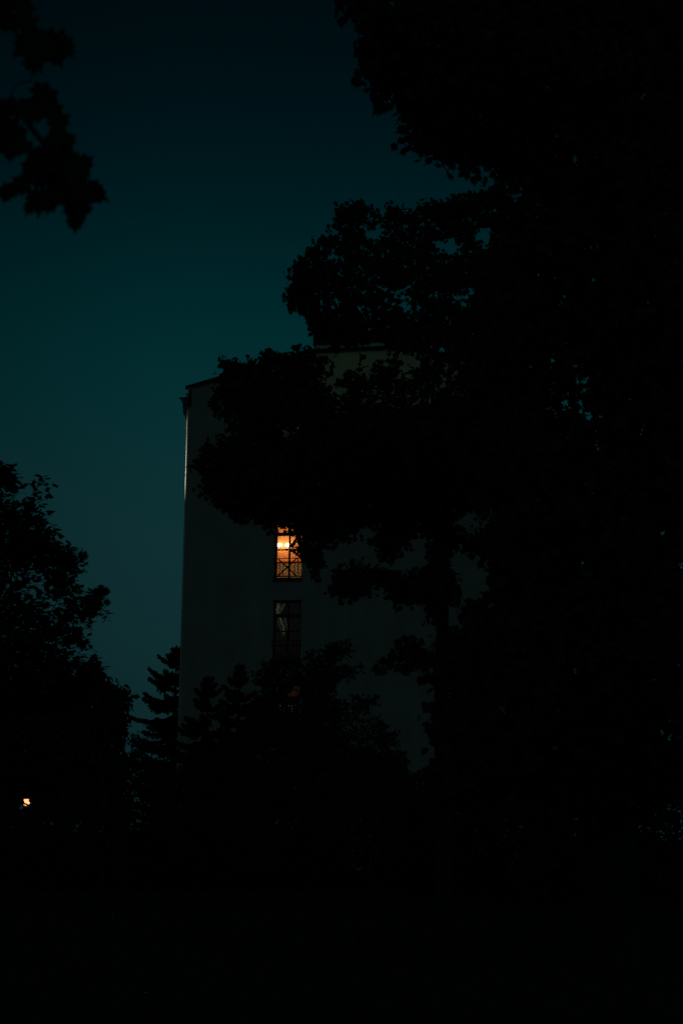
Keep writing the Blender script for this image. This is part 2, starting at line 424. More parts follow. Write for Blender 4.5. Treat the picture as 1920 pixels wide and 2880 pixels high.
# table lamps that light the two dim rooms
def table_lamp(i, x, y, zr, col, e, lb):
    a, b, z0, z1 = wins[i]
    o = empty('table_lamp', Bw(x, y, z0-.02), -AL, label=lb, cat='lamp', group='standing lamps in the dim rooms')
    m_ = MB(); m_.lathe((0, 0, 0), [(.14, 0), (.13, .02), (.02, .05), (.012, .06), (.012, zr)], 12); m_.build('lamp_stand', M_IRON, o)
    m_ = MB(); m_.lathe((0, 0, zr), [(.13, 0), (.12, .08), (.09, .18)], 14); m_.build('lamp_shade', emis('dim_shade', col, e), o)
table_lamp(1, wins[1][0]-.9, 1.3, 1.5, (1, .84, .58), 11, 'dim standing lamp glowing out of sight in the middle window room')
table_lamp(2, wins[2][0]-.7, 1.6, 1.3, (1, .40, .12), 55, 'orange standing lamp glowing behind the lowest window')

# string of tiny lights in the lowest window
sx0, sz0 = hitroom(787, 1985, .40)
stl = empty('light_string', Bw(0, 0, 0), -AL, label='tiny cross-shaped string of lights hanging in the lowest window', cat='string lights')
cab = MB(); pts = [(788, 1985), (796, 1984), (804, 1986), (812, 1985), (820, 1985), (829, 1984)]; pv = [(820, 1985), (820.5, 1994), (820, 2000), (820, 2006)]
for L_ in (pts, pv):
    q = [hitroom(px, py, .40) for px, py in L_]; cab.tube([(x, .40, z) for x, z in q], [.004]*len(q), 5)
cab.build('cord', M_IRON, stl)
EB = emis('tiny_bulb', (.9, .7, .5), .12)
for px, py in pts+pv[1:]:
    x, z = hitroom(px, py, .39); m_ = MB(); m_.lathe((x, .39, z), [(.004, -.016), (.014, -.006), (.014, .006), (.004, .016)], 8); m_.build('bulb', EB, stl)

# ---------------------------------------------------------------- leaves
def leaf_template(kind):
    if kind == 'maple':
        R = [(0, 0), (.24, -.10), (.27, .12), (.55, .28), (.36, .40), (.34, .62), (.13, .60), (0, 1.0)]
    elif kind == 'oval':
        R = [(0, 0), (.22, .18), (.30, .45), (.18, .78), (0, 1.0)]
    else:
        R = [(0, 0), (.32, .38), (0, 1.0)]
    r = np.array([(x, y, .10*abs(x)) for x, y in R]); l = np.array([(-x, y, .10*abs(x)) for x, y in R[::-1]])
    return r, l
def leaves_mesh(name, pos, L, kind, material, parent, droop=.6, flat=0., tip=None, extra=None):
    r, l = leaf_template(kind); n = len(pos); k = len(r)
    if tip is None:
        d = rng.normal(size=(n, 3)); d[:, 2] = d[:, 2]*.5-droop*1.6
        if flat: d[:, 2] *= (1-flat)
    else: d = tip
    d /= np.linalg.norm(d, axis=1)[:, None]
    nn = rng.normal(size=(n, 3))
    if flat: nn[:, 2] += 2.6*flat
    xx = np.cross(d, nn); xx /= np.linalg.norm(xx, axis=1)[:, None]; zz = np.cross(xx, d)
    sz = (L*rng.uniform(.65, 1.2, n))[:, None, None]
    out = []
    for t in (r, l):
        v = pos[:, None, :] + sz*(t[None, :, 0:1]*xx[:, None, :] + t[None, :, 1:2]*d[:, None, :] + t[None, :, 2:3]*zz[:, None, :])
        out.append(v)
    V = np.concatenate(out, axis=1).reshape(-1, 3); F = np.arange(n*2*k).reshape(-1, k)
    return np_mesh(name, V, F, material, parent, extra)

def inpoly(x, y, poly):
    p = np.array(poly, float); c = np.zeros(len(x), bool); j = len(p)-1
    for i in range(len(p)):
        xi, yi = p[i]; xj, yj = p[j]
        m = ((yi > y) != (yj > y)) & (x < (xj-xi)*(y-yi)/(yj-yi+1e-9)+xi); c ^= m; j = i
    return c
def pdist(x, y, poly):
    p = np.array(poly, float); q = np.roll(p, -1, axis=0); best = np.full(len(x), 1e9)
    for a, b in zip(p, q):
        ab = b-a; t = np.clip(((x-a[0])*ab[0]+(y-a[1])*ab[1])/(ab@ab+1e-9), 0, 1)
        best = np.minimum(best, np.hypot(x-a[0]-t*ab[0], y-a[1]-t*ab[1]))
    return best
def Pn(px, py, D):
    d = fwd[None]+right[None]*((px-960)/FPX)[:, None]+up[None]*((1440-py)/FPX)[:, None]
    return CAM[None]+d*(D/d[:, 1])[:, None]
def sm(x, y, seed, s):
    r = np.random.default_rng(seed); v = np.zeros(len(x))
    for _ in range(9):
        a = r.uniform(0, 2*math.pi); k = 2*math.pi/(s*r.uniform(.6, 1.7)); v += np.sin(k*(x*math.cos(a)+y*math.sin(a))+r.uniform(0, 6.3))
    return v/3

def crown(outline, D, L, tau, thick, parent, holes=(), thin=(), leafk='maple', material=None, droop=.6, flat=0., per=9, seed=1, edge=.55, clump=.45):
    """leafy twigs filling a crown whose outline is given in photograph pixels at distance D (m); real thickness in depth"""
    p = np.array(outline, float); k = FPX/D
    x, y = p[:, 0], p[:, 1]; A = abs(np.dot(x, np.roll(y, 1))-np.dot(y, np.roll(x, 1)))/2/k/k
    nl = tau*A/(L*L*.27); nc = int(nl/per); r = L*1.15
    gx = rng.uniform(x.min(), x.max(), nc*6); gy = rng.uniform(y.min(), y.max(), nc*6)
    m = inpoly(gx, gy, outline); gx, gy = gx[m], gy[m]; dist = pdist(gx, gy, outline)/k
    keep = dist > r*edge
    for h in holes:
        hd = pdist(gx, gy, h)/k; inn = inpoly(gx, gy, h); keep &= ~inn & (hd > r*.75)
    for (poly, f) in thin:
        keep &= ~(inpoly(gx, gy, poly) & (rng.uniform(size=len(gx)) > f))
    nz = sm(gx, gy, seed, 70*38/D)
    keep &= ~((nz < -clump) & (dist < 2.2*r) & (rng.uniform(size=len(gx)) < .7))
    gx, gy, dist = gx[keep][:nc], gy[keep][:nc], dist[keep][:nc]
    dep = np.minimum(thick, .25+dist*1.2)*rng.uniform(-1, 1, len(gx))
    c = Pn(gx, gy, D+dep)
    # the same lateral position at another depth would shift the outline: keep size by scaling about the crown plane
    ax = rng.normal(size=(len(c), 3)); ax[:, 2] -= droop; ax /= np.linalg.norm(ax, axis=1)[:, None]
    t = rng.uniform(-1, 1, (len(c), per, 1))*L*1.75
    pos = c[:, None, :]+ax[:, None, :]*t+rng.normal(size=(len(c), per, 3))*L*.33
    # twigs
    tv = MB()
    for i in range(0, len(c), max(1, len(c)//500)):
        a = c[i]-ax[i]*L*1.3; b = c[i]+ax[i]*L*1.2; tv.tube([tuple(a), tuple(b)], [L*.035, L*.02], 4, False)
    leaves_mesh('crown', pos.reshape(-1, 3), L, leafk, material or L_MAPLE, parent, droop, flat, extra=tv)
    return c

def limbs(base, fork, targets, r0_, parent, n=26, name='trunk', seed=3, free=.5, avoid=()):
    rnd = random.Random(seed); t = MB(); base = Vector(base); fork = Vector(fork)
    pts = [base.lerp(fork, i/6)+Vector((rnd.uniform(-1, 1), rnd.uniform(-1, 1), 0))*.07*(i > 0)*r0_/.25 for i in range(7)]
    t.tube([base-Vector((0, 0, .3))]+pts, [r0_*1.5]+[r0_*(1.25-.45*i/6) for i in range(7)], 12)
    T = np.array([tuple(q) for q in targets]); idx = rnd.sample(range(len(targets)), min(n*14, len(targets))); done = 0
    for q in idx:                                  # keep the limbs that run through foliage
        if done >= n: break
        e = Vector(targets[q]); st = pts[rnd.choice([4, 5, 6, 6])]
        mid = st.lerp(e, rnd.uniform(.3, .6))+Vector((rnd.uniform(-.15, .15), rnd.uniform(-.1, .1), rnd.uniform(-.05, .35)))*(e-st).length
        P_ = []
        for i in range(11):
            s = i/10; a = st.lerp(mid, s); b = mid.lerp(e, s); P_.append(a.lerp(b, s)+Vector((rnd.uniform(-1, 1), rnd.uniform(-1, 1), rnd.uniform(-1, 1)))*.07*(0 < i < 10))
        if avoid:
            V_ = np.array([tuple(p) for p in P_])-CAM; zd = V_@fwd; X_ = 960+FPX*(V_@right)/zd; Y_ = 1440-FPX*(V_@up)/zd
            tt = np.linspace(0, 10, 60); X_ = np.interp(tt, np.arange(11), X_); Y_ = np.interp(tt, np.arange(11), Y_)
            if any(inpoly(X_, Y_, a_).any() for a_ in avoid): continue
        if free < 50:
            far = sum(np.min(np.linalg.norm(T-np.array(p)[None], axis=1)) > free for p in P_[1:])
            if far > 0: continue
        rr = r0_*rnd.uniform(.16, .32); t.tube(P_, [rr*(1-.92*(i/10)**.6) for i in range(11)], 7); done += 1
    t.build(name, M_BARK, parent, True)

def gp(px, D):      # ground point under a pixel column
    q = P(px, 2347, D); return (float(q[0]), float(q[1]), 0.0)

# --- big maple in front of the building
o_mid = [(1420,480),(1370,528),(1310,548),(1250,557),(1190,570),(1145,592),(1108,563),(1078,592),(1040,572),(1004,556),(980,578),(950,575),(937,562),(928,637),(900,684),(870,673),(857,722),(830,728),(808,716),(820,765),(793,778),(812,812),(778,857),(833,875),(845,910),(863,900),(872,940),(905,948),(875,965),(845,972),(808,995),(780,985),(757,980),(740,995),(700,1012),(686,1002),(655,1010),(628,1000),(622,1042),(598,1065),(606,1098),(572,1125),(600,1151),(610,1170),(650,1185),(650,1210),(618,1240),(580,1245),(545,1255),(556,1298),(533,1325),(572,1340),(560,1378),(582,1408),(612,1415),(610,1452),(635,1440),(661,1455),(686,1472),(708,1445),(735,1463),(745,1490),(775,1506),(814,1510),(817,1530),(800,1534),(800,1552),(824,1556),(830,1576),(856,1576),(875,1625),(898,1642),(906,1592),(912,1555),(943,1519),(980,1525),(1029,1478),(1065,1485),(1041,1543),(1078,1569),(1100,1595),(1127,1543),(1170,1498),(1205,1500),(1200,1595),(1150,1612),(1110,1600),(1084,1604),(1051,1588),(980,1584),(943,1602),(915,1645),(935,1668),(955,1690),(1004,1680),(1041,1650),(1078,1645),(1078,1695),(1102,1710),(1140,1695),(1190,1700),(1206,1755),(1228,1760),(1240,1715),(1290,1690),(1500,1690),(1530,1000)]
h_mid = [[(925,988),(975,986),(1000,1000),(985,1038),(950,1040),(938,1010)],[(1040,985),(1088,985),(1098,1005),(1065,1024),(1038,1022)],
 [(1120,1034),(1140,998),(1165,990),(1172,1018),(1145,1020),(1128,1042)],[(928,1060),(945,1066),(966,1100),(938,1092)],
 [(1342,640),(1375,636),(1380,690),(1352,692)],[(1225,672),(1285,690),(1292,715),(1232,694)],[(1040,645),(1075,645),(1070,668),(1042,666)],
 [(928,713),(957,710),(957,730),(930,730)],[(898,968),(930,968),(930,984),(900,986)],[(975,970),(1008,970),(1006,986),(978,988)],[(1022,968),(1070,966),(1068,984),(1030,986)],
 [(1270,1540),(1310,1545),(1345,1570),(1368,1592),(1368,1652),(1330,1674),(1290,1655),(1280,1610),(1262,1580)],[(1275,1450),(1368,1450),(1362,1480),(1325,1490),(1288,1482)],
 [(1278,835),(1300,830),(1296,850)],[(1035,928),(1048,926),(1046,936)],[(1113,822),(1150,850),(1140,868)],[(790,1205),(830,1208),(820,1225),(795,1222)], [(776,1508),(810,1508),(810,1526),(776,1530)]]
t_mid = [([(900,620),(1330,600),(1340,920),(880,900)], .55), ([(850,960),(1320,970),(1320,1130),(900,1165)], .40), ([(814,1502),(856,1502),(856,1544),(814,1544)], .3), ([(814,1544),(856,1544),(856,1580),(814,1580)], .10), ([(774,1484),(850,1484),(850,1500),(774,1500)], .6)]
b = gp(1250, 39.5)
tr = empty('maple_tree', b, label='large maple whose crown hides the right and top of the pale building', cat='tree')
tr.location = (0, 0, 0)
c = crown(o_mid, 38, .115, 6.5, 3.2, tr, h_mid, t_mid, seed=5, edge=.6)
limbs(b, P(1238, 1560, 39.5), c, .13, tr, 30, avoid=[[(840,1500),(1190,1500),(1190,1700),(840,1700)], [(900,980),(1200,980),(1200,1110),(900,1110)], [(1265,1440),(1380,1440),(1380,1690),(1265,1690)]])

# --- nearer tree, right side and top of the picture
o_right = [(925,-120),(935,10),(958,62),(985,88),(1000,140),(1018,172),(1008,225),(1048,262),(1036,302),(1110,310),(1142,348),(1143,402),(1170,420),(1175,452),(1215,436),(1245,450),(1243,520),(1262,532),(1285,500),(1320,500),(1350,512),(1356,482),(1400,475),(1410,560),(1395,620),(1410,760),(1400,900),(1470,1000),(1470,1260),(1390,1300),(1378,1450),(1395,1500),(1385,1580),(1380,1690),(1300,1690),(1280,1770),(1190,1798),(1100,1815),(1058,1860),(1040,1890),(1100,1897),(1170,1877),(1195,1872),(1210,1930),(1218,2000),(1205,2080),(1195,2150),(1200,2260),(1700,2290),(2150,2230),(2330,2100),(2300,1960),(2460,1800),(2400,1600),(2520,1350),(2440,1150),(2560,850),(2450,600),(2500,300),(2380,100),(2250,-60),(2000,-200),(1500,-230),(1100,-190)]
h_right = [[(1550,1140),(1566,1140),(1560,1155)],[(1630,1065),(1645,1068),(1638,1080)]]
t_right = [([(1490,1090),(1690,1090),(1690,1180),(1490,1180)], .5), ([(1490,1010),(1690,1010),(1690,1090),(1490,1090)], .75), ([(1690,1220),(1830,1220),(1830,1310),(1690,1310)], .35), ([(1940,-240),(2600,-240),(2600,2300),(1940,2300)], .6)]
b = gp(1720, 25)
tr = empty('maple_tree', (0, 0, 0), label='tallest and nearest dark tree filling the whole right side', cat='tree')
c = crown(o_right, 24, .128, 6.5, 3.0, tr, h_right, t_right, seed=9, edge=.5, clump=.3)
limbs(b, P(1700, 1500, 25), c, .3, tr, 40, seed=4, avoid=[[(1300,880),(1720,880),(1720,1200),(1300,1200)], [(1000,1300),(1420,1300),(1420,1900),(1000,1900)], [(1100,350),(1420,350),(1420,620),(1100,620)]])

# --- maple at the left edge
o_left = [(-300,1240),(-60,1290),(8,1298),(22,1330),(50,1308),(48,1370),(42,1412),(92,1378),(100,1332),(140,1336),(130,1392),(128,1440),(152,1460),(165,1505),(204,1510),(208,1535),(232,1565),(228,1605),(206,1622),(215,1648),(245,1662),(262,1668),(275,1646),(310,1652),(306,1684),(285,1697),(292,1716),(318,1718),(315,1746),(272,1745),(262,1765),(240,1755),(232,1820),(275,1850),(295,1885),(275,1915),(200,1990),(-100,2050),(-300,2050)]
h_left = [[(138,1700),(168,1695),(162,1712),(142,1718)],[(94,1618),(122,1625),(118,1642),(98,1636)],[(184,1820),(196,1818),(210,1846),(200,1852)],[(18,1618),(36,1622),(30,1630)],[(84,1680),(92,1678),(90,1692)]]
t_left = [([(-60,1560),(250,1600),(240,1870),(110,1870),(-60,1680)], .7)]
b = gp(-70, 38)
tr = empty('maple_tree', (0, 0, 0), label='leafy tree rising at the left edge of the picture', cat='tree')
c = crown(o_left, 38, .145, 8, 2.6, tr, h_left, t_left, seed=15, flat=.75, droop=.15, edge=.42, clump=.6)
limbs(b, P(-90, 1950, 38), c, .24, tr, 26, seed=5)

# --- rounded tree below it
LH = [(54,2278),(58,2260),(70,2238),(86,2240),(92,2256),(80,2262),(66,2280)]
o_dome = [(150,1935),(275,1898),(325,1920),(358,1940),(380,1962),(366,1985),(364,2012),(356,2060),(346,2092),(350,2300),(-200,2300),(-200,1960)]
b = gp(180, 56)
tr = empty('deciduous_tree', (0, 0, 0), label='rounded dense tree between the left maple and the spruce', cat='tree')
c = crown(o_dome, 55, .15, 11, 2.0, tr, [LH], seed=21, edge=.45, clump=9, flat=.3, leafk='oval', material=L_DARK)
limbs(b, P(170, 2180, 56), c, .2, tr, 20, seed=6)

# --- low tree in front of the windows
o_low = [(755,1855),(800,1838),(850,1850),(880,1825),(920,1820),(955,1800),(988,1812),(990,1840),(962,1852),(945,1872),(1000,1870),(1022,1858),(1030,1872),(992,1897),(975,1915),(942,1922),(935,1960),(1050,1945),(1062,1965),(1035,1992),(1080,2010),(1120,2060),(1140,2120),(1150,2300),(640,2300),(690,1990),(740,1940),(700,1900)]
h_low = [[(814,1941),(826,1936),(840,1935),(836,1952),(822,1957),(808,1957)],[(784,1979),(833,1979),(833,1990),(824,1991),(824,2010),(816,2010),(816,1991),(784,1990)]]
b = gp(880, 64)
tr = empty('deciduous_tree', (0, 0, 0), label='low broad tree in front of the lower windows of the building', cat='tree')
c = crown(o_low, 62, .12, 5.0, 1.8, tr, h_low, [([(940,1900),(1080,1930),(1130,2120),(960,2100)], .45)], seed=25, edge=.45, leafk='oval', material=L_DARK)
limbs(b, P(880, 2150, 63), c, .17, tr, 22, seed=7)

# ---------------------------------------------------------------- spruces
def spruce(px, ytop, D, spread, label, seed, k=1.0, cap=1.0):
    rnd = random.Random(seed); x, y, _ = gp(px, D); H = float(P(px, ytop, D)[2])
    root = empty('spruce_tree', (x, y, 0), label=label, cat='tree')
    t = MB(); t.tube([(0, 0, -.2), (0, 0, H*.5), (0, 0, H*.8), (0, 0, H)], [H*.02, H*.013, H*.006, .012], 9); t.build('trunk', M_BARK, root, True)
    br_ = MB(); pos = []; tips = []
    def spray(a, d, w=.3):
        for _ in range(3): pos.append(a+Vector((rnd.gauss(0, .02), rnd.gauss(0, .02), rnd.gauss(0, .02)))*k); tips.append((d+Vector((rnd.gauss(0, w), rnd.gauss(0, w), rnd.gauss(0, w)))))
    z = H-.22*k
    for q in range(9): spray(Vector((0, 0, H-.1*k-q*.03*k)), Vector((rnd.gauss(0, .5), rnd.gauss(0, .5), 1.2)))
    while z > .5:
        dz = H-z; R = min(spread*dz, cap+.04*dz); nb = 6 if dz < 1.5*k else 8; a0 = rnd.uniform(0, 6.3)
        rise = max(-.12, .62-.30*dz/k)
        for j in range(nb):
            an = a0+2*math.pi*j/nb+rnd.uniform(-.25, .25); Rb = R*rnd.uniform(.6, 1.25); P_ = []; n_ = 8; jz = rnd.uniform(-.16, .16)*k*min(1, dz/k)
            dirv = Vector((math.cos(an), math.sin(an), 0))
            for i in range(n_+1):
                s = i/n_; P_.append(dirv*Rb*s+Vector((0, 0, z+Rb*(rise*s-.22*s*(1-s)+.08*s**4+jz/Rb))))
            br_.tube([tuple(q) for q in P_], [(.018*(1-.8*i/n_)+.003)*k for i in range(n_+1)], 5, False)
            side = dirv.cross(Vector((0, 0, 1)))
            m = int(Rb/(.05*k))+4
            for i in range(m):
                s = .1+.9*i/m; f = s*n_; i0 = min(int(f), n_-1); q = P_[i0].lerp(P_[i0+1], f-i0)
                tan = (P_[i0+1]-P_[i0]).normalized(); spray(q, tan+Vector((0, 0, -.2)))
                wd = min(.34*k, Rb*.30)*(1.08-s)*rnd.uniform(.5, 1.3)
                for sg in (-1, 1):
                    e = tan*.9+side*sg*.8
                    for u_ in (.3, .65, 1.0):
                        spray(q+e*wd*u_+Vector((0, 0, -wd*u_*.5)), e+Vector((0, 0, -.5)))
        z -= rnd.uniform(.30, .44)*k if dz > .5*k else .26*k
    br_.build('branches', M_BARK, root)
    V = np.array([tuple(p) for p in pos]); T_ = np.array([tuple(p) for p in tips])
    leaves_mesh('crown', V, .10*k, 'narrow', L_NEEDLE, root, tip=T_)
    return root
spruce(482, 1813, 92, .72, 'spruce standing against the sky beyond the left corner of the building', 3, 1.3, 1.45)
spruce(575, 1897, 63, .45, 'small spruce in front of the wall near the left corner', 5, 1.0, 1.0)
spruce(662, 1862, 64, .45, 'spruce in front of the wall just left of the window column', 8)

# ---------------------------------------------------------------- shrubs
def dome(cx, w, yt, yb, seed):
    r = random.Random(seed); p = []
    for k in range(15):
        t = math.pi*k/14; p.append((cx-math.cos(t)*w*(1+r.uniform(-.1, .1)), yb-math.sin(t)**.7*(yb-yt)*(1+r.uniform(-.12, .08))))
    return p
shr = [(-60,260,2170,54,'dark shrub at the left edge below the little lamp'),(190,200,2190,52,'dark shrub below the rounded tree on the left'),(385,150,2080,57,'tall dark shrub at the foot of the corner spruce'),
 (600,190,2075,54,'dark shrub below the small spruces in front of the wall'),(800,190,2150,56,'dark shrub right below the window column'),(1030,210,2120,55,'dark shrub below the low broad tree'),
 (1230,200,2140,50,'dark shrub under the hanging right-hand branch'),(1440,210,2120,48,'dark shrub beside the trunk of the big maple'),(1660,230,2140,46,'dark shrub below the tallest tree on the right'),(1900,240,2150,46,'dark shrub at the right edge of the picture')]
for k, (cx, wd, yt, D, lb) in enumerate(shr):
    yb = 2347+1.6/D*FPX-12
    root = empty('shrub', (0, 0, 0), label=lb, cat='shrub', group='dark shrubs along the foot of the building')
    c = crown(dome(cx, wd, yt, yb, k), D, .12, 4.5, 1.3, root, [LH] if k < 2 else (), leafk='narrow', material=L_DARK, seed=40+k, edge=.4, per=8)
    x, y, _ = gp(cx, D); limbs((x, y, 0), (x, y, .5), c, .05, root, 14, name='stems', seed=k, free=99)

# ---------------------------------------------------------------- near branch, upper left, out of focus
root = empty('maple_branch_tree', (0, 0, 0), label='blurred maple branch hanging into the top left corner', cat='tree')
root.name = 'maple_tree_near'
root.name = 'near_maple_tree'
DN = 9.0
lv0 = [ # centre x, y, size, tip dx, dy  (photograph pixels)
 (20,20,95,.3,1),(60,25,90,-.2,1),(30,70,80,.6,.8),(75,70,85,.2,1),(95,100,70,1,.5),(10,-20,90,0,1),(70,-10,85,.4,1),
 (60,130,85,-.6,.8),(90,140,95,.1,1),(110,165,95,.2,1),(95,185,70,.3,1),(150,120,90,.9,.5),(175,130,95,1,.5),(150,150,85,.2,1),(185,140,85,.7,.7),(165,165,70,.4,1),(125,140,80,-.2,1),(60,150,55,-.8,.6),
 (120,270,85,.1,1),(140,290,90,.4,1),(110,310,90,-.4,.9),(70,315,85,-.7,.6),(30,310,80,-.4,.8),(150,320,85,.5,.9),(10,320,80,.2,1),(90,330,70,0,1),
 (20,370,95,-.3,1),(60,395,90,.2,1),(10,410,95,.4,.9),(40,420,80,-.4,1),(75,420,60,.5,.8),(30,440,45,0,1),
 (170,350,80,.5,.9),(190,400,85,.5,.8),(160,400,85,.1,1),(195,440,80,.6,.7),(150,430,90,-.2,1),(130,460,95,0,1),(100,450,80,-.5,.9),(165,470,90,.3,1),(215,460,85,1,.4),(240,470,75,.5,1),
 (90,480,85,-.3,1),(120,510,95,.1,1),(160,520,95,.3,1),(200,490,70,.3,1),(225,510,70,.3,1),(55,530,85,-.6,.7),(75,515,60,.3,.9),(25,545,60,.9,.2),(225,545,80,.3,1),(270,530,55,.8,.6),(285,550,70,.8,.6),(245,565,70,.2,1),
 (185,550,90,.4,1),(205,580,85,.3,1),(215,610,80,.1,1),(210,635,60,.1,1),(95,565,75,-.5,.8),(110,580,80,0,1),(80,590,50,-.4,1),(150,565,75,.1,1),(140,585,60,-.3,1),(240,590,55,0,1)]
lv = []
for (x, y, s_, dx, dy) in lv0:
    lv.append((x, y, s_*1.0, dx, dy))
    if random.random() < .12: lv.append((x+random.gauss(0, 12), y+random.gauss(0, 12), s_*random.uniform(.7, .95), dx+random.gauss(0, .5), dy))
pos = []
for (x, y, s, dx, dy) in lv:
    D = DN+random.uniform(-.3, .3); k = FPX/D; L = s/k; d = np.array([dx, 0, -dy], float); d /= np.linalg.norm(d)
    p = P(x, y, D)-d*L*.45
    pos.append((p, L, d))
lm = []
r_, l_ = leaf_template('maple'); V = []; kf = len(r_)
for (p, L, d) in pos:
    nn = np.array([random.gauss(0, .45), -1, random.gauss(0, .45)]); xx = np.cross(d, nn); xx /= np.linalg.norm(xx); zz = np.cross(xx, d)
    for t in (r_, l_): V.append(p[None]+L*(t[:, 0:1]*xx+t[:, 1:2]*d+t[:, 2:3]*zz))
# random part of the crown outside the frame, so that the branch belongs to a tree
ex = []
for k in range(2600):
    x = random.uniform(-1500, -30); y = random.uniform(-900, 800); D = DN+random.uniform(-1.2, 1.2)
    if x > -140 and random.random() < .5: continue
    p = P(x, y, D); d = np.array([random.gauss(0, .5), random.gauss(0, .5), -1]); d /= np.linalg.norm(d); L = random.uniform(.09, .14)
    nn = np.array([random.gauss(0, 1), random.gauss(0, 1), random.gauss(0, 1)]); xx = np.cross(d, nn); xx /= np.linalg.norm(xx); zz = np.cross(xx, d); ex.append(p)
    for t in (r_, l_): V.append(p[None]+L*(t[:, 0:1]*xx+t[:, 1:2]*d+t[:, 2:3]*zz))
V = np.concatenate(V); np_mesh('crown', V, np.arange(len(V)).reshape(-1, kf), L_MAPLE, root)
tb = MB()
def bl(pts, r):
    q = [tuple(P(x, y, DN)) for x, y in pts]; n = len(q); tb.tube(q, [r*(1-.75*i/(n-1)) for i in range(n)], 8)
bl([(-700,-200),(-400,-120),(-150,-30),(0,30),(80,75),(130,105),(175,120)], .03)
bl([(60,65),(75,120),(95,180),(88,228),(50,235),(32,262),(28,310),(20,380)], .006)
bl([(-600,-100),(-300,120),(-80,240),(60,320),(120,400),(160,480),(200,560),(215,620)], .022)
bl([(120,400),(190,450),(260,520),(290,550)], .008); bl([(-150,480),(-40,520),(0,535),(40,545)], .007)
bl([(130,420),(110,500),(100,570)], .006); bl([(-60,250),(20,340),(60,420)], .006); bl([(100,250),(130,300),(150,380)], .006)
tb.build('branch', M_BARK, root, True)
limbs(gp(-1050, 9.3), P(-1000, 900, 9.3), [tuple(P(-700, -200, DN)), tuple(P(-600, -100, DN))]+[tuple(e) for e in ex[:60]], .16, root, 14, seed=9, free=99)

# ---------------------------------------------------------------- street lamp glimpsed at the lower left
q = P(75, 2256, 58.5); lp = empty('street_lamp', (q[0], q[1], 0), label='small post lamp glowing orange-white through the leaves at lower left', cat='street lamp')
hz = float(q[2])
m_ = MB(); m_.lathe((0, 0, 0), [(.12, 0), (.12, .25), (.06, .32), (.045, .5), (.04, hz-.25), (.06, hz-.18), (.06, hz-.12)], 12); m_.build('post', M_IRON, lp, True)
m_ = MB(); m_.lathe((0, 0, hz), [(.03, -.10), (.07, -.08), (.095, -.03), (.09, .04), (.06, .085), (.02, .10)], 16); m_.build('lamp_globe', emis('post_lamp_glass', (1.0, .32, .11), 2.6), lp, True)
m_ = MB(); m_.lathe((0, 0, hz), [(.12, .085), (.09, .13), (.03, .16)], 16); m_.build('lamp_cap', M_IRON, lp, True)

# ---------------------------------------------------------------- floodlight beyond the corner that catches the rain pipe
tgt = Bw(-.045, .05, zl(1258))
src = P(40, 1440, 86.9)
fx = empty('floodlight', (src[0], src[1], 0), label='tall mast floodlight hidden beyond the left maple, aimed at the corner pipe', cat='floodlight')
m_ = MB(); m_.lathe((0, 0, 0), [(.16, 0), (.14, .3), (.07, .4), (.045, src[2]-.15)], 10); m_.build('mast', M_IRON, fx, True)
dv = Vector(tgt-src).normalized()
m_ = MB(); m_.tube([tuple(Vector((0, 0, src[2]))-dv*.32), tuple(Vector((0, 0, src[2]))-dv*.25), tuple(Vector((0, 0, src[2]))-dv*.02)], [.05, .1, .14], 14, False); m_.build('housing', M_IRON, fx, True)
sp = bpy.data.lights.new('floodlight_beam', 'SPOT'); sp.energy = 8000; sp.color = (1, .97, .78); sp.spot_size = math.radians(32); sp.spot_blend = .9; sp.shadow_soft_size = .06
so = bpy.data.objects.new('floodlight_beam', sp); COL.objects.link(so); so.location = src; so.rotation_euler = dv.to_track_quat('-Z', 'Y').to_euler()

# ---------------------------------------------------------------- ground
g = MB(); g.v = [(-1500, -300, 0), (1500, -300, 0), (1500, 2600, 0), (-1500, 2600, 0)]; g.f = [(0, 1, 2, 3)]
tag(g.build('ground', M_GRASS), kind='structure')
ng = 60000
y = 12+48*rng.uniform(0, 1, ng)**1.3; x = rng.uniform(-1, 1, ng)*(y*.20+1.5)
n = len(x)
h = rng.uniform(.05, .14, n); an = rng.uniform(0, 6.28, n); wd = .006+y*.0003
b1 = np.stack([x-np.cos(an)*wd, y-np.sin(an)*wd, np.zeros(n)], 1); b2 = np.stack([x+np.cos(an)*wd, y+np.sin(an)*wd, np.zeros(n)], 1)
b3 = np.stack([x+rng.normal(0, .03, n), y+rng.normal(0, .03, n), h], 1)
V = np.stack([b1, b2, b3], 1).reshape(-1, 3)
tag(np_mesh('grass', V, np.arange(n*3).reshape(-1, 3), M_BLADE), 'short dark lawn grass in front of the shrubs', 'grass', kind='stuff')

# ---------------------------------------------------------------- sky and light
wd_ = bpy.data.worlds.new("World"); sc.world = wd_; wd_.use_nodes = True; nt = wd_.node_tree
bg = nt.nodes['Background']; tc = nt.nodes.new('ShaderNodeTexCoord'); sep = nt.nodes.new('ShaderNodeSeparateXYZ')
nt.links.new(tc.outputs['Generated'], sep.inputs[0])
rp = nt.nodes.new('ShaderNodeValToRGB'); rp.color_ramp.interpolation = 'B_SPLINE'
def elz(py):     # sine of elevation of a pixel row
    d = ray(350, py); return d[2]/np.linalg.norm(d)
stops = [(-.2, (10, 24, 27)), (elz(2050), (13, 40, 43)), (elz(1800), (15, 44, 47)), (elz(1500), (15, 47, 50)), (elz(1250), (9, 46, 49)), (elz(1000), (2, 43, 46)), (elz(750), (0, 35, 39)),
         (elz(500), (0, 24, 29)), (elz(250), (0, 17, 22)), (elz(0), (0, 11, 15)), (.75, (0, 10, 16)), (1.0, (0, 9, 15))]
mr = nt.nodes.new('ShaderNodeMapRange'); mr.inputs[1].default_value = -.2; mr.inputs[2].default_value = .8
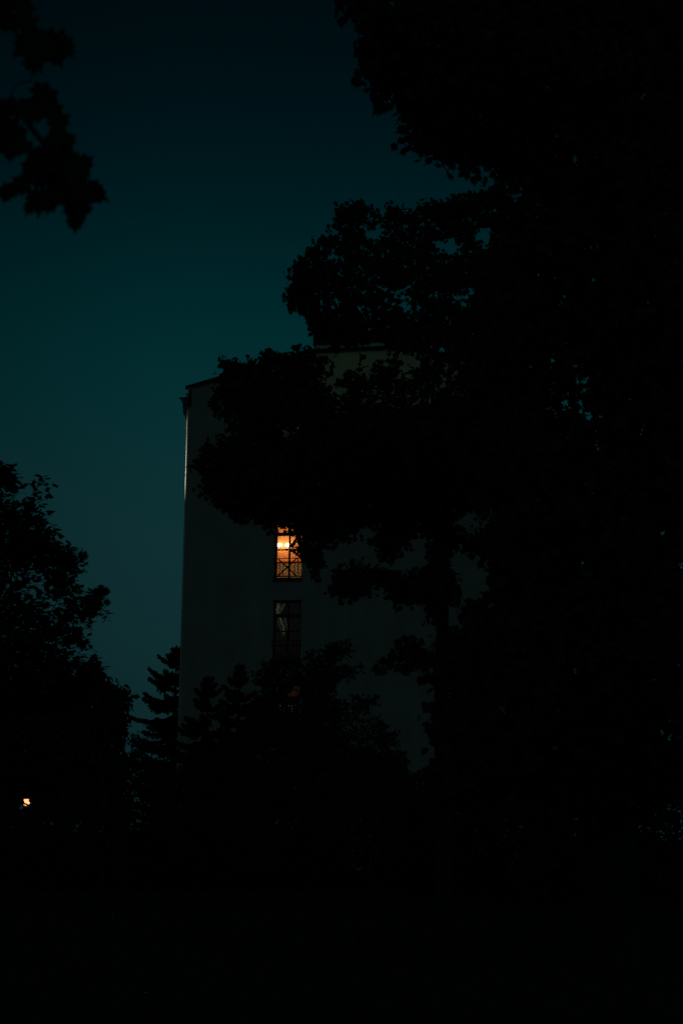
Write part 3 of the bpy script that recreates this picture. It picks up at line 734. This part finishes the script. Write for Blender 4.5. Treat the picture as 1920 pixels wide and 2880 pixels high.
nt.links.new(sep.outputs['Z'], mr.inputs[0]); nt.links.new(mr.outputs[0], rp.inputs[0])
els = rp.color_ramp.elements
for i, (z, c_) in enumerate(stops):
    f = min(1, max(0, (z+.2)/1.0)); e = els[i] if i < 2 else els.new(f); 
els[0].position = 0
while len(els) > 1: els.remove(els[-1])
for i, (z, c_) in enumerate(stops):
    f = min(1, max(0, z+.2)); e = els[0] if i == 0 else els.new(f); e.color = (*lin(c_), 1)
# evening glow on the horizon behind the photographer
mp = nt.nodes.new('ShaderNodeMapRange'); mp.interpolation_type = 'SMOOTHSTEP'; mp.inputs[1].default_value = .2; mp.inputs[2].default_value = -.9
nt.links.new(sep.outputs['Y'], mp.inputs[0])
mx = nt.nodes.new('ShaderNodeMix'); mx.data_type = 'RGBA'; mx.inputs[6].default_value = (0, 0, 0, 1); mx.inputs[7].default_value = (.0145, .030, .0265, 1)
mp2 = nt.nodes.new('ShaderNodeMapRange'); mp2.interpolation_type = 'SMOOTHSTEP'; mp2.inputs[1].default_value = .12; mp2.inputs[2].default_value = .6
nt.links.new(sep.outputs['Z'], mp2.inputs[0]); mm = nt.nodes.new('ShaderNodeMath'); mm.operation = 'MULTIPLY'
nt.links.new(mp.outputs[0], mm.inputs[0]); nt.links.new(mp2.outputs[0], mm.inputs[1]); nt.links.new(mm.outputs[0], mx.inputs[0])
ad = nt.nodes.new('ShaderNodeMix'); ad.data_type = 'RGBA'; ad.blend_type = 'ADD'; ad.inputs[0].default_value = 1
nt.links.new(rp.outputs[0], ad.inputs[6]); nt.links.new(mx.outputs[2], ad.inputs[7]); nt.links.new(ad.outputs[2], bg.inputs[0])
# lens vignette painted into the sky: background strength dims towards the left
fx_ = nt.nodes.new('ShaderNodeMapRange'); fx_.interpolation_type = 'SMOOTHSTEP'
for i_, v_ in ((1, -.20), (2, -.07), (3, .72), (4, 1.0)): fx_.inputs[i_].default_value = v_
nt.links.new(sep.outputs['X'], fx_.inputs[0]); nt.links.new(fx_.outputs[0], bg.inputs[1])
sl_ = bpy.data.lights.new('twilight', 'SUN'); sl_.energy = .009; sl_.angle = math.radians(25); sl_.color = (1, .86, .68)
so = bpy.data.objects.new('twilight', sl_); COL.objects.link(so); so.rotation_euler = (math.radians(58), 0, math.radians(-12))

sc.view_settings.view_transform = 'Standard'; sc.view_settings.look = 'None'; sc.view_settings.exposure = 0; sc.view_settings.gamma = 1
sc.cycles.max_bounces = 6; sc.cycles.transparent_max_bounces = 12; sc.cycles.use_denoising = False
sc.cycles.sample_clamp_indirect = 1.5; sc.cycles.caustics_reflective = False; sc.cycles.caustics_refractive = False
